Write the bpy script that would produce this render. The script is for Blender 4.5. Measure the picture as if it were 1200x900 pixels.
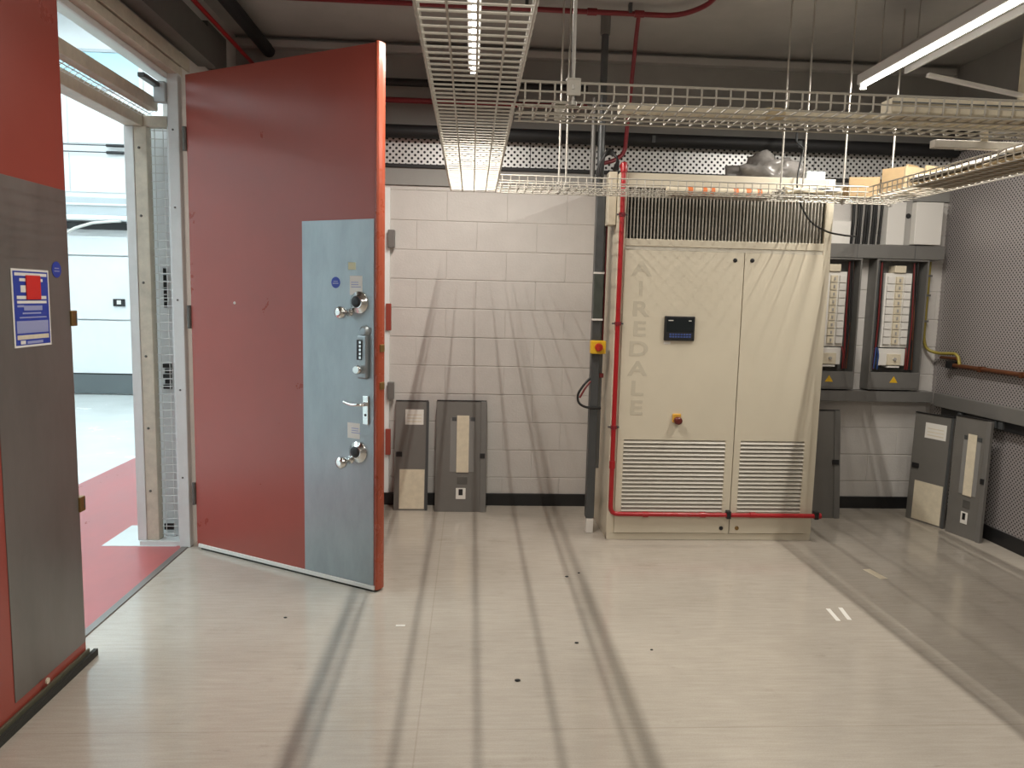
import bpy, bmesh, math, random
from mathutils import Vector, Matrix, noise
random.seed(7)
for o in list(bpy.data.objects): bpy.data.objects.remove(o)
SC = bpy.context.scene
COL = SC.collection

# ------------------------------------------------------------------ camera
F, CAMH = 860.0, 1.6                       # focal length in pixels of the 1200x900 frame
VPX, VPY, ROLL = 553.0, 350.0, 0.0235      # vanishing point of the depth direction, roll
d = Vector((VPX-600, 450-VPY, -F)).normalized()
u = Vector((ROLL, 1, -(d.x*ROLL+d.y)/d.z)).normalized()
x = d.cross(u)
B = Matrix((x, d, u))                      # camera -> world rotation
cam = bpy.data.cameras.new('camera'); camo = bpy.data.objects.new('camera', cam); COL.objects.link(camo)
cam.sensor_width = 36; cam.lens = F/1200*36; cam.clip_start = 0.05; cam.clip_end = 100
camo.matrix_world = Matrix.Translation((0, 0, CAMH)) @ B.to_4x4()
SC.camera = camo

# ------------------------------------------------------------------ world and exposure
w = bpy.data.worlds.new('world'); SC.world = w; w.use_nodes = True
w.node_tree.nodes['Background'].inputs[0].default_value = (0.75, 0.88, 1.0, 1)
w.node_tree.nodes['Background'].inputs[1].default_value = 0.3
SC.view_settings.view_transform = 'Standard'; SC.view_settings.look = 'None'
SC.view_settings.exposure = 0.0; SC.view_settings.gamma = 1; SC.view_settings.use_curve_mapping = False
TUBE_POWER = 50.0       # watts of each batten light
HALL_GLOW = 6.8       # strength of the added glowing panels that light the hall

# ------------------------------------------------------------------ materials
MATS = {}
def mat(name, col, rough=0.5, metal=0.0, var=0.0, vscale=6.0, bump=0.0, bscale=60.0, spec=0.5, stretch=(1, 1, 1), emit=0, ecol=None, alpha=1, coat=0):
    if name in MATS: return MATS[name]
    m = bpy.data.materials.new(name); m.use_nodes = True; nt = m.node_tree; p = nt.nodes['Principled BSDF']
    p.inputs['Base Color'].default_value = (*col, 1); p.inputs['Roughness'].default_value = rough
    p.inputs['Metallic'].default_value = metal; p.inputs['Specular IOR Level'].default_value = spec
    if coat: p.inputs['Coat Weight'].default_value = coat; p.inputs['Coat Roughness'].default_value = .12
    if alpha < 1: p.inputs['Alpha'].default_value = alpha
    if emit:
        p.inputs['Emission Color'].default_value = (*(ecol or col), 1); p.inputs['Emission Strength'].default_value = emit
    if var or bump:
        g = nt.nodes.new('ShaderNodeNewGeometry'); mp = nt.nodes.new('ShaderNodeMapping')
        mp.inputs['Scale'].default_value = stretch; nt.links.new(g.outputs['Position'], mp.inputs['Vector'])
    if var:
        n = nt.nodes.new('ShaderNodeTexNoise'); n.inputs['Scale'].default_value = vscale; n.inputs['Detail'].default_value = 6; n.inputs['Roughness'].default_value = .65
        nt.links.new(mp.outputs[0], n.inputs['Vector'])
        r = nt.nodes.new('ShaderNodeValToRGB'); e = r.color_ramp.elements
        e[0].position = .3; e[1].position = .7
        e[0].color = (*[c*(1-var) for c in col], 1); e[1].color = (*[min(1, c*(1+var)) for c in col], 1)
        nt.links.new(n.outputs[0], r.inputs[0]); nt.links.new(r.outputs[0], p.inputs['Base Color'])
        mr = nt.nodes.new('ShaderNodeMapRange'); mr.inputs[3].default_value = max(.05, rough-.08); mr.inputs[4].default_value = min(1, rough+.08)
        nt.links.new(n.outputs[0], mr.inputs[0]); nt.links.new(mr.outputs[0], p.inputs['Roughness'])
    if bump:
        n2 = nt.nodes.new('ShaderNodeTexNoise'); n2.inputs['Scale'].default_value = bscale; n2.inputs['Detail'].default_value = 4
        nt.links.new(mp.outputs[0], n2.inputs['Vector'])
        bp = nt.nodes.new('ShaderNodeBump'); bp.inputs['Strength'].default_value = bump; bp.inputs['Distance'].default_value = .004
        nt.links.new(n2.outputs[0], bp.inputs['Height']); nt.links.new(bp.outputs[0], p.inputs['Normal'])
    MATS[name] = m; return m

def floor_mat():
    m = bpy.data.materials.new('vinyl_floor'); m.use_nodes = True; nt = m.node_tree; L = nt.links.new; p = nt.nodes['Principled BSDF']
    N = lambda t: nt.nodes.new('ShaderNode'+t)
    g = N('NewGeometry')
    def nz(scale, stretch, detail=5, rough=.6):
        mp = N('Mapping'); mp.inputs['Scale'].default_value = stretch; L(g.outputs['Position'], mp.inputs['Vector'])
        n = N('TexNoise'); n.inputs['Scale'].default_value = scale; n.inputs['Detail'].default_value = detail; n.inputs['Roughness'].default_value = rough
        L(mp.outputs[0], n.inputs['Vector']); return n.outputs[0]
    def ramp(inp, a, b, ca, cb):
        r = N('ValToRGB'); e = r.color_ramp.elements; e[0].position = a; e[1].position = b; e[0].color = (*ca, 1); e[1].color = (*cb, 1); L(inp, r.inputs[0]); return r.outputs[0]
    def mul(a, b, f=1.0):
        x = N('Mix'); x.data_type = 'RGBA'; x.blend_type = 'MULTIPLY'; x.inputs[0].default_value = f; L(a, x.inputs[6]); L(b, x.inputs[7]); return x.outputs[2]
    base = ramp(nz(1.3, (1, 1, 1)), .3, .7, (.415, .375, .32), (.50, .455, .392))
    streak = ramp(nz(9, (.5, 6, 1), 6, .7), .25, .75, (.84, .83, .82), (1.06, 1.06, 1.06))
    speck = ramp(nz(160, (1, 1, 1), 2), .3, .7, (.95, .95, .95), (1.04, 1.04, 1.04))
    scuff = ramp(nz(8, (.5, 2.6, 1), 9, .70), .645, .77, (1, 1, 1), (.42, .39, .36))
    grime = ramp(nz(2.2, (1, 1.5, 1), 8, .7), .60, .8, (1, 1, 1), (.62, .58, .53))
    c = mul(mul(mul(mul(base, streak), speck), scuff, .75), grime, .65)
    # welded sheet seams
    s = N('SeparateXYZ'); L(g.outputs['Position'], s.inputs[0])
    def seam(out, pos, wdt):
        a = N('Math'); a.operation = 'SUBTRACT'; a.inputs[1].default_value = pos; L(out, a.inputs[0])
        b = N('Math'); b.operation = 'ABSOLUTE'; L(a.outputs[0], b.inputs[0])
        r = N('MapRange'); r.inputs[1].default_value = wdt*.4; r.inputs[2].default_value = wdt; L(b.outputs[0], r.inputs[0]); return r.outputs[0]
    m1 = N('Math'); m1.operation = 'MULTIPLY'; L(seam(s.outputs[0], -.175, .004), m1.inputs[0]); L(seam(s.outputs[1], 2.58, .004), m1.inputs[1])
    sr = ramp(m1.outputs[0], 0, 1, (.75, .73, .7), (1, 1, 1))
    c = mul(c, sr, .55)
    L(c, p.inputs['Base Color'])
    rr = N('MapRange'); rr.inputs[3].default_value = .08; rr.inputs[4].default_value = .19; L(nz(3, (1, 2, 1), 6), rr.inputs[0]); L(rr.outputs[0], p.inputs['Roughness'])
    bp = N('Bump'); bp.inputs['Strength'].default_value = .07; bp.inputs['Distance'].default_value = .004
    L(nz(14, (1, 3, 1), 5), bp.inputs['Height']); L(bp.outputs[0], p.inputs['Normal'])
    p.inputs['Specular IOR Level'].default_value = .85
    return m

def perf_mat(name, col, ua, va, pitch=.046, hole=.26, rough=.4, metal=.5):
    """steel sheet punched with staggered holes: real see-through holes. ua, va = axes of the sheet."""
    m = bpy.data.materials.new(name); m.use_nodes = True; nt = m.node_tree; L = nt.links.new; p = nt.nodes['Principled BSDF']
    p.inputs['Base Color'].default_value = (*col, 1); p.inputs['Roughness'].default_value = rough; p.inputs['Metallic'].default_value = metal
    N = lambda t: nt.nodes.new('ShaderNode'+t)
    g = N('NewGeometry'); s = N('SeparateXYZ'); L(g.outputs['Position'], s.inputs[0])
    def M(op, a, b=None):
        n = N('Math'); n.operation = op
        for i, q in enumerate((a, b)):
            if q is None: continue
            if isinstance(q, (int, float)): n.inputs[i].default_value = q
            else: L(q, n.inputs[i])
        return n.outputs[0]
    U = M('DIVIDE', s.outputs[ua], pitch); V = M('DIVIDE', s.outputs[va], pitch)
    def dist(off):
        a = M('SUBTRACT', M('FRACT', M('ADD', U, off+100)), .5); b = M('SUBTRACT', M('FRACT', M('ADD', V, off+100)), .5)
        return M('SQRT', M('ADD', M('MULTIPLY', a, a), M('MULTIPLY', b, b)))
    dd = M('MINIMUM', dist(0), dist(.5))
    solid = M('GREATER_THAN', dd, hole)
    tr = N('BsdfTransparent'); mx = N('MixShader'); L(solid, mx.inputs[0]); L(tr.outputs[0], mx.inputs[1]); L(p.outputs[0], mx.inputs[2])
    L(mx.outputs[0], nt.nodes['Material Output'].inputs['Surface'])
    return m

M_FLOOR = floor_mat()
M_CEIL = mat('grey_painted_concrete', (.40, .39, .375), .8, var=.08, vscale=3, bump=.2, bscale=40)
M_UPW = mat('grey_upper_wall', (.29, .285, .27), .75, var=.08, vscale=3)
M_BLOCK = mat('white_painted_block', (.57, .545, .515), .55, var=.045, vscale=5, bump=.35, bscale=70)
M_MORTAR = mat('white_painted_mortar', (.50, .475, .445), .65, var=.05, bump=.3, bscale=120)
M_BLACK = mat('black_plastic', (.012, .012, .013), .45)
M_DARKPIPE = mat('black_pipe_lagging', (.009, .009, .010), .6, bump=.3, bscale=50)
M_TRUNK = mat('grey_steel_trunking', (.175, .17, .16), .45, metal=.2, var=.06, vscale=8)
M_DGREY = mat('dark_grey_conduit', (.075, .08, .082), .4, metal=.2, var=.1, vscale=10)
M_ZINC = mat('zinc_plated_wire', (.50, .47, .41), .5, metal=.15, var=.08, vscale=30)
M_ROD = mat('zinc_threaded_rod', (.45, .43, .39), .5, metal=.5)
M_RED = mat('red_door_paint', (.31, .062, .044), .30, spec=.6, var=.05, vscale=2, bump=.05, bscale=25)
M_REDEDGE = mat('orange_red_edge', (.36, .072, .035), .28, var=.03, vscale=3)
M_STEEL = mat('brushed_steel_plate', (.33, .37, .385), .36, metal=.6, var=.12, vscale=7, stretch=(1, 1, .35), bump=.06, bscale=30)
M_STEELD = mat('shade_toned_steel', (.23, .215, .20), .38, metal=.6, var=.12, vscale=5, stretch=(1, 1, .35), bump=.06, bscale=30)  # darker than the other plate: the dark room's reflection is put into the colour
M_CHROME = mat('polished_chrome', (.78, .78, .76), .15, metal=1)
M_BRASS = mat('aged_brass', (.30, .19, .07), .4, metal=.8)
M_CAB = mat('cream_powder_coat', (.62, .565, .445), .38, var=.025, vscale=3, bump=.12, bscale=250)
M_CABD = mat('cream_louvre', (.52, .49, .42), .4)
M_LETTER = mat('faint_grey_lettering', (.52, .475, .375), .4)
M_REDPIPE = mat('red_plastic_pipe', (.36, .012, .016), .3)
M_DREDPIPE = mat('dark_red_conduit', (.19, .013, .02), .4)
M_WHITE = mat('white_plastic', (.72, .70, .66), .4)
M_PAPER = mat('white_paper', (.75, .73, .68), .7)
M_CREAM = mat('aged_cream_paper', (.66, .59, .45), .75, var=.08, vscale=25)
M_YELLOW = mat('yellow_plastic', (.72, .44, .02), .4)
M_REDKNOB = mat('red_knob', (.45, .03, .015), .35)
M_DKNOB = mat('dark_red_knob', (.12, .018, .014), .3)
M_BLUE = mat('blue_print', (.025, .055, .36), .4)
M_PALEBLUE = mat('pale_blue_print', (.30, .33, .55), .5)
M_SCREEN = mat('dark_screen', (.014, .018, .02), .18)
M_GREYPANEL = mat('grey_steel_cover', (.17, .163, .15), .42, metal=.15, var=.05, vscale=6)
M_GREYPLIGHT = mat('light_grey_window', (.36, .35, .33), .35)
M_WALLW = mat('hall_white_wall', (.80, .82, .82), .6, var=.02, vscale=2)
M_HPANEL = mat('hall_white_panel', (.78, .81, .82), .45, var=.03, vscale=2)
M_HGREY = mat('hall_grey_housing', (.50, .55, .57), .5)
M_HFLOOR = mat('hall_pale_floor', (.66, .70, .69), .25, var=.04, vscale=2)
M_WALK = mat('red_painted_walkway', (.40, .10, .10), .3, var=.12, vscale=4, stretch=(1, .4, 1), bump=.05, bscale=20)
M_FRAMEW = mat('white_frame_paint', (.62, .63, .62), .45, var=.05, vscale=9)
M_FRAMEB = mat('cream_worn_frame', (.50, .45, .36), .5, var=.15, vscale=14)
M_CHAN = mat('grey_steel_channel', (.13, .125, .115), .45, metal=.4, var=.15, vscale=10, bump=.1)
M_WOOLBK = mat('dark_acoustic_wool', (.02, .02, .021), .95, bump=.4)
M_CARD = mat('brown_cardboard', (.38, .27, .145), .8, var=.08, vscale=15)
M_CARDL = mat('pale_cardboard', (.50, .40, .25), .8, var=.06, vscale=15)
M_BAG = mat('smoky_plastic_film', (.17, .16, .15), .25, var=.3, vscale=9, bump=.8, bscale=25)
M_GREEN = mat('yellow_green_cable', (.30, .24, .045), .45)
M_COPPER = mat('brown_copper_pipe', (.15, .055, .025), .45, metal=.5, var=.2, vscale=20)
M_CABLE = mat('black_cable', (.012, .012, .012), .45)
M_CABLER = mat('red_cable', (.15, .015, .015), .45)
M_CABLEB = mat('blue_cable', (.03, .07, .22), .45)
M_CABLEW = mat('white_cable', (.65, .62, .56), .45)
M_ORANGE = mat('orange_tape', (.72, .20, .06), .5)
M_BRUSH = mat('dark_brush_seal', (.03, .03, .025), .9, bump=.6, bscale=200)
M_OLIVE = mat('olive_metal_strip', (.15, .145, .10), .4, metal=.5)
M_GLASSB = mat('pale_blue_glazing', (.45, .68, .76), .15)
M_TUBE = mat('lit_tube', (1, .95, .87), .5, emit=14.0, ecol=(1, .945, .86))
M_HALLGLOW = mat('added_hall_glow', (.86, .96, 1.0), .5, emit=HALL_GLOW, ecol=(.84, .96, 1.0))  # glow of the panels added to light the hall
M_BATTEN = mat('white_batten_body', (.72, .72, .72), .4)
M_PERF_R = perf_mat('perforated_steel_right', (.42, .39, .385), 1, 2, pitch=.031, hole=.205, metal=.35)
M_PERF_B = perf_mat('perforated_steel_back', (.66, .66, .65), 0, 2, pitch=.046, hole=.20, metal=.3)

# ------------------------------------------------------------------ mesh helpers
class MB:
    def __init__(s): s.v = []; s.f = []; s.sm = []
    def add(s, vs, fs, smooth=False):
        k = len(s.v); s.v += [tuple(q) for q in vs]
        for f in fs: s.f.append([k+i for i in f]); s.sm.append(smooth)
        return s
    def box(s, x0, x1, y0, y1, z0, z1):
        vs = [(x0,y0,z0),(x1,y0,z0),(x1,y1,z0),(x0,y1,z0),(x0,y0,z1),(x1,y0,z1),(x1,y1,z1),(x0,y1,z1)]
        return s.add(vs, [(0,3,2,1),(4,5,6,7),(0,1,5,4),(1,2,6,5),(2,3,7,6),(3,0,4,7)])
    def bar(s, p, q, wd, ht, up=(0,0,1)):
        """box along p-q, width wd across, height ht along up"""
        p, q = Vector(p), Vector(q); a = (q-p).normalized(); r = a.cross(Vector(up)).normalized(); t = r.cross(a)
        vs = [e + r*sx*wd/2 + t*sz*ht/2 for e in (p, q) for sx, sz in ((-1,-1),(1,-1),(1,1),(-1,1))]
        return s.add(vs, [(0,1,2,3),(7,6,5,4),(0,4,5,1),(1,5,6,2),(2,6,7,3),(3,7,4,0)])
    def prism(s, pts, dvec):
        d = Vector(dvec); n = len(pts); vs = [Vector(q) for q in pts]; vs += [q+d for q in vs]
        return s.add(vs, [tuple(range(n))[::-1], tuple(range(n, 2*n))] + [(i, (i+1)%n, n+(i+1)%n, n+i) for i in range(n)])
    def tube(s, pts, r, n=8, fillet=0, caps=True, seg=4):
        P = [Vector(q) for q in pts]
        if fillet and len(P) > 2:
            out = [P[0]]
            for i in range(1, len(P)-1):
                a = (P[i-1]-P[i]); b = (P[i+1]-P[i]); f = min(fillet, a.length*.49, b.length*.49)
                A = P[i]+a.normalized()*f; C = P[i]+b.normalized()*f
                for k in range(seg+1):
                    t = k/seg; out.append(A*(1-t)**2 + P[i]*2*t*(1-t) + C*t*t)
            out.append(P[-1]); P = out
        tang = []
        for i in range(len(P)):
            t = P[min(i+1, len(P)-1)]-P[max(i-1, 0)]; tang.append(t.normalized())
        ref = Vector((0,0,1)) if abs(tang[0].z) < .9 else Vector((1,0,0))
        nrm = tang[0].cross(ref).normalized(); rings = []
        for i, p in enumerate(P):
            nrm = (nrm - tang[i]*nrm.dot(tang[i])).normalized(); b = tang[i].cross(nrm)
            rings.append([p + (nrm*math.cos(2*math.pi*k/n)+b*math.sin(2*math.pi*k/n))*r for k in range(n)])
        vs = [q for R in rings for q in R]; fs = []
        for i in range(len(P)-1):
            for k in range(n):
                fs.append((i*n+k, i*n+(k+1)%n, (i+1)*n+(k+1)%n, (i+1)*n+k))
        s.add(vs, fs, n > 5)
        if caps:
            s.add(rings[0], [tuple(range(n))[::-1]]); s.add(rings[-1], [tuple(range(n))])
        return s
    def lathe(s, prof, o, axis=(0,0,1), n=20):
        """prof = [(radius, distance along axis)]"""
        a = Vector(axis).normalized(); ref = Vector((0,0,1)) if abs(a.z) < .9 else Vector((1,0,0))
        r0 = a.cross(ref).normalized(); b = a.cross(r0); o = Vector(o); vs = []
        for rr, h in prof:
            vs += [o + a*h + (r0*math.cos(2*math.pi*k/n)+b*math.sin(2*math.pi*k/n))*rr for k in range(n)]
        fs = [(i*n+k, i*n+(k+1)%n, (i+1)*n+(k+1)%n, (i+1)*n+k) for i in range(len(prof)-1) for k in range(n)]
        s.add(vs, fs, True)
        s.add(vs[:n], [tuple(range(n))[::-1]]); s.add(vs[-n:], [tuple(range(n))]); return s
    def mesh(s, name, m, origin=(0,0,0)):
        me = bpy.data.meshes.new(name); o = Vector(origin)
        me.from_pydata([Vector(q)-o for q in s.v], [], s.f); me.polygons.foreach_set('use_smooth', s.sm)
        me.materials.append(m); me.update()
        bm = bmesh.new(); bm.from_mesh(me); bmesh.ops.recalc_face_normals(bm, faces=bm.faces); bm.to_mesh(me); bm.free()
        return me
    def build(s, name, m, parent=None, bevel=0, local=False, origin=None):
        off = (0,0,0)
        if parent is not None and not local: off = WLOC.get(parent.name, Vector((0,0,0)))
        if origin is not None and parent is None: off = origin
        o = bpy.data.objects.new(name, s.mesh(name, m, off)); COL.objects.link(o)
        if parent is not None:
            o.parent = parent; WLOC[o.name] = WLOC.get(parent.name, Vector((0,0,0)))
        elif origin is not None: o.location = origin; WLOC[o.name] = Vector(origin)
        if bevel:
            b = o.modifiers.new('bevel', 'BEVEL'); b.width = bevel; b.segments = 2; b.limit_method = 'ANGLE'; b.harden_normals = False
        return o
WLOC = {}
def tag(o, label=None, cat=None, group=None, kind=None):
    if label: o['label'] = label
    if cat: o['category'] = cat
    if group: o['group'] = group
    if kind: o['kind'] = kind
    return o
def root(name, label, cat, loc, group=None, rz=0, rx=0, kind=None):
    o = bpy.data.objects.new(name, None); COL.objects.link(o); o.location = loc; o.rotation_euler = (rx, 0, rz); o.empty_display_size = .1
    WLOC[o.name] = Vector(loc); return tag(o, label, cat, group, kind)
def box(*a): return MB().box(*a)
def struct(name, mb, m, label, cat, bevel=0, parent=None):
    o = mb.build(name, m, parent, bevel)
    if parent is None: tag(o, label, cat, kind='structure')
    return o
def text_mesh(name, body, m, parent, loc, size, sx=1.0, extrude=.0012, rot=(math.pi/2, 0, 0), align='CENTER', bold=0):
    c = bpy.data.curves.new(name, 'FONT'); c.body = body; c.size = size; c.extrude = extrude; c.align_x = align; c.offset = bold
    t = bpy.data.objects.new(name, c); COL.objects.link(t); bpy.context.view_layer.update()
    me = bpy.data.meshes.new_from_object(t.evaluated_get(bpy.context.evaluated_depsgraph_get())); bpy.data.objects.remove(t)
    me.materials.clear(); me.materials.append(m)
    Rm = Matrix.Translation(loc) @ Matrix.Rotation(rot[2], 4, 'Z') @ Matrix.Rotation(rot[0], 4, 'X') @ Matrix.Diagonal((sx, 1, 1, 1))
    me.transform(Rm)
    o = bpy.data.objects.new(name, me); COL.objects.link(o); o.parent = parent; WLOC[o.name] = WLOC.get(parent.name, Vector()); return o

# ------------------------------------------------------------------ the room shell
XL, XR, YB, YF, ZC = -1.75, 3.66, 5.60, -3.2, 3.46
struct('floor', box(XL-.02, XR+.25, YF-.2, YB+.3, -.12, 0), M_FLOOR, 'worn beige grey vinyl floor with scuffs and welded seams', 'floor')
struct('ceiling', box(XL-.2, XR+.25, YF-.2, YB+.3, ZC, ZC+.15), M_CEIL, 'dark grey painted concrete ceiling above the cable trays', 'ceiling')
struct('wall_rear', box(XL-.2, XR+.25, YF-.2, YF, 0, ZC), M_BLOCK, 'white painted wall behind the viewer', 'wall')
# back wall: mortar bed with every block a piece of its own
wb = struct('wall_back', box(XL-.2, XR+.25, YB+.0005, YB+.2, 0, 2.42), M_MORTAR, 'white painted blockwork wall behind the tall cream cabinet', 'wall')
CH, Z0, BL = .2165, .224, .45
full = {}
def block(x0, x1, z0, z1):
    k = (round(x1-x0, 3), round(z1-z0, 3))
    if k not in full:
        o = box(0, k[0], 0, .03, 0, k[1]).build('block', M_BLOCK, wb, .003)
        full[k] = o
    else:
        o = full[k].copy(); COL.objects.link(o); o.parent = wb
    o.location = (x0, YB-.003+random.uniform(-.0012, .0012), z0)
course = -1
z = Z0-CH
while z < 2.40:
    z1 = min(z+CH-.006, 2.415); zz = max(z, .0)
    xo = XL-.02-(BL/2 if course % 2 else 0)
    while xo < XR+.05:
        a, b = max(xo, XL-.02), min(xo+BL-.002, XR+.05)
        if b-a > .03: block(a, b, zz, z1)
        xo += BL
    z += CH; course += 1
struct('trim_1', box(XL, XR, YB-.02, YB+.2, 2.422, 2.552), M_UPW, 'grey steel beam lying along the top of the white blockwork', 'beam', .004)
b1 = struct('trim_2', box(XL, XR, YB-.035, YB-.005, 2.545, 2.572), M_DARKPIPE, 'dark ledge strip under the perforated band on the back wall', 'strip', .003)
# upper wall, with the perforated acoustic band in front of dark wool
wu = struct('wall_upper', box(XL-.2, XR+.25, YB+.1, YB+.2, 2.55, ZC), M_UPW, 'dark grey upper wall with pipes above the perforated band', 'wall')
box(XL, XR, YB+.06, YB+.1, 2.56, 2.80).build('acoustic_wool', M_WOOLBK, wu)
for i in range(5):
    xa = XL + i*1.085
    box(xa, min(xa+1.08, XR), YB+.018, YB+.020, 2.575, 2.80).build('perforated_panel', M_PERF_B, wu)
struct('trim_3', box(XL, XR, YB+.03, YB+.1, 3.375, 3.425), M_CEIL, 'thin grey rail where the back wall meets the ceiling', 'rail', .004)
struct('baseboard_back', box(XL, XR, YB-.022, YB+.0, 0, .095), M_BLACK, 'black skirting at the foot of the white block wall', 'skirting', .003)
# right wall: perforated sheets on dark wool
wr = struct('wall_right', box(XR+.06, XR+.25, YF, YB+.3, 0, ZC), M_UPW, 'wall of perforated acoustic steel sheets on the right', 'wall')
box(XR+.03, XR+.06, YF, YB, .1, 2.85).build('acoustic_wool', M_WOOLBK, wr)
yb = YB
while yb > YF:
    box(XR-.002, XR, yb-1.196, yb, .1, 2.78).build('perforated_panel', M_PERF_R, wr); yb -= 1.2
struct('baseboard_right', box(XR-.018, XR+.03, YF, YB, 0, .10), M_BLACK, 'black skirting at the foot of the perforated wall', 'skirting', .003)
struct('trim_4', box(XR-.06, XR+.06, YF, YB-.04, 2.79, 2.84), M_CEIL, 'pale grey ledge along the top of the perforated wall', 'ledge', .004)
# left wall with the double door opening
DY0, DY1, DZ = 1.74, 4.64, 2.875
wl = struct('wall_left', box(XL-.2, XL, YF, DY0, 0, ZC), M_BLOCK, 'wall holding the double doorway to the bright hall', 'wall')
box(XL-.2, XL, 4.87, YB+.2, 0, ZC).build('pier', M_BLOCK, wl)
box(XL-.055, XL, 4.645, 4.87, 0, ZC).build('pier_face', M_BLOCK, wl)
box(XL-.2, XL-.055, 4.645, 4.87, DZ+.11, ZC).build('pier_head', M_BLOCK, wl)
box(XL-.2, XL, DY0, DY1, DZ+.11, ZC).build('lintel', M_UPW, wl)
# door frame
fr = tag(box(XL-.06, XL+.005, DY1-.06, DY1+.0, 0, DZ).build('trim_5', M_FRAMEW, None, .004), 'white steel jamb on the hinge side of the open red leaf', 'door frame', kind='structure')
box(XL-.2, XL-.06, DY0, 4.87, DZ+.01, DZ+.11).build('soffit', M_FRAMEW, fr)
box(XL-.07, XL-.055, DY0, DY1-.06, DZ-.035, DZ+.01).build('stop_bead', M_FRAMEW, fr)
box(XL-.055, XL+.002, DY0, DY1+.02, DZ-.005, DZ+.045).build('head_bead', M_FRAMEB, fr)
box(XL-.03, XL+.012, DY0, DY1+.12, DZ+.052, DZ+.125).build('head_board', M_FRAMEB, fr, .003)
for zz in (.45, 1.0, 1.55, 2.1, 2.55):
    MB().lathe([(.006, 0), (.006, .004), (.003, .006)], (XL-.03, DY1-.06, zz), (0, -1, 0), 8).build('bolt', M_CHAN, fr)
ch = root('trim_6', 'grey steel channel running above the double doorway', 'channel', (XL, 1.3, 3.0), kind='structure')
MB().box(XL, XL+.11, 1.3, 4.93, 3.015, 3.03).box(XL+.095, XL+.11, 1.3, 4.93, 3.03, 3.215).box(XL, XL+.095, 1.3, 4.93, 3.2, 3.215).build('channel_section', M_CHAN, ch)
box(XL, XL+.03, 1.3, 4.93, 3.03, 3.06).build('inner_lip', M_BLACK, ch)
for yy in (4.55, 5.1):
    box(XL, XL+.035, yy, yy+.03, 3.215 if yy < 5 else 3.05, 3.33 if yy < 5 else 3.16).build('white_clip', M_WHITE, ch, .003)
box(XL, XL+.06, 4.95, 5.3, 3.05, 3.3).build('junction_plate', M_CHAN, ch)
tag(MB().tube([(XL+.13, 1.0, 3.262), (XL+.13, 5.69, 3.262)], .014, 8).build('red_conduit', M_REDPIPE), 'red conduit running above the doorway channel towards the back wall', 'conduit')
tag(MB().tube([(XL+.24, 1.0, 3.36), (XL+.24, 5.69, 3.36)], .045, 12).build('black_pipe', M_DARKPIPE), 'thick black pipe under the ceiling above the red leaf', 'pipe')
struct('threshold', box(XL-.05, XL-.01, DY0, DY1, -.01, .006), M_STEELD, 'grey metal threshold strip between beige and red floors', 'threshold', .002)

# ------------------------------------------------------------------ the hall beyond the doorway
HX0, HY0, HY1, HZ = -9.0, .0, 11.58, 6.2
struct('floor_hall', box(HX0, XL-.05, HY0, HY1+.1, -.12, -.002), M_HFLOOR, 'pale glossy hall floor beyond the red walkway', 'floor')
struct('floor_walkway', box(-3.22, XL-.05, HY0, 10.2, -.002, .0), M_WALK, 'red painted walkway on the hall floor outside the doorway', 'floor')
struct('floor_patch', box(-2.30, -1.84, 4.60, 5.02, .0, .002), M_HFLOOR, 'white patch on the red walkway by the mesh portal', 'pale_patch')  # thin pale rectangle laid on the walkway
struct('wall_hall_side', box(HX0-.1, HX0, HY0, HY1, 0, HZ), M_WALLW, 'white side wall of the hall', 'wall')
struct('wall_hall_near', box(HX0, XL-.2, HY0-.1, HY0, 0, HZ), M_WALLW, 'white near wall of the hall', 'wall')
struct('wall_hall_inner', MB().box(XL-.2, XL-.1, YB+.2, HY1, 0, HZ).box(XL-.2, XL-.15, HY0, YB+.2, ZC, HZ), M_WALLW, 'white hall wall above and beyond the doorway', 'wall')
chh = struct('ceiling_hall', box(HX0, XL-.1, HY0, HY1, HZ, HZ+.1), M_WALLW, 'white hall ceiling', 'ceiling')
for i in range(3):
    for j in range(2):
        o = box(-8.2+3.2*j, -6.2+3.2*j, 1.0+3.6*i, 3.2+3.6*i, HZ-.03, HZ-.005).build('added_light_panel', M_HALLGLOW)  # added glowing panels on the unseen ceiling stand in for the hall's daylight
        tag(o, 'added glowing panel that lights the hall from its unseen ceiling', 'added_light_panel', 'added hall light panels')
wh = struct('wall_hall_far', box(HX0, XL-.1, HY1, HY1+.1, 0, HZ), M_WALLW, 'pale hall end wall seen through the doorway', 'wall')
for k, (za, zb_) in enumerate(((3.05, 3.62), (3.76, 4.48))):
    for xa in (-7.6, -6.0, -4.4):
        box(xa, xa+1.58, HY1-.015, HY1, za, zb_).build('cladding_panel', M_HPANEL, wh, .004)
d3 = root('door_3', 'white panelled sectional door in the far hall wall', 'door', (-5.6, HY1-.06, 0), kind='structure')
for za, zb_ in ((.33, 1.135), (1.155, 2.10), (2.12, 2.40)):
    box(-7.2, -4.6, HY1-.05, HY1, za, zb_).build('door_panel', M_HPANEL, d3, .006)
box(-7.2, -5.13, HY1-.055, HY1, .02, .31).build('kick_plate', mat('hall_dark_kick', (.12, .14, .145), .4), d3)
box(-7.3, -5.05, HY1-.05, HY1, .31, .33).build('rail', M_BLACK, d3)
hb = root('shutter_housing', 'grey ribbed shutter housing above the white sectional door', 'shutter', (-5.6, HY1-.2, 2.42))
box(-7.2, -5.02, HY1-.16, HY1-.016, 2.70, 2.96).build('housing', M_HGREY, hb, .01)
box(-7.2, -5.0, HY1-.18, HY1-.016, 2.84, 2.87).build('rib', M_HPANEL, hb, .005)
box(-7.2, -5.0, HY1-.20, HY1-.016, 2.62, 2.70).build('lip', M_HPANEL, hb, .02)
box(-7.2, -5.02, HY1-.10, HY1-.016, 2.50, 2.60).build('slot', M_BLACK, hb)
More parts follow.
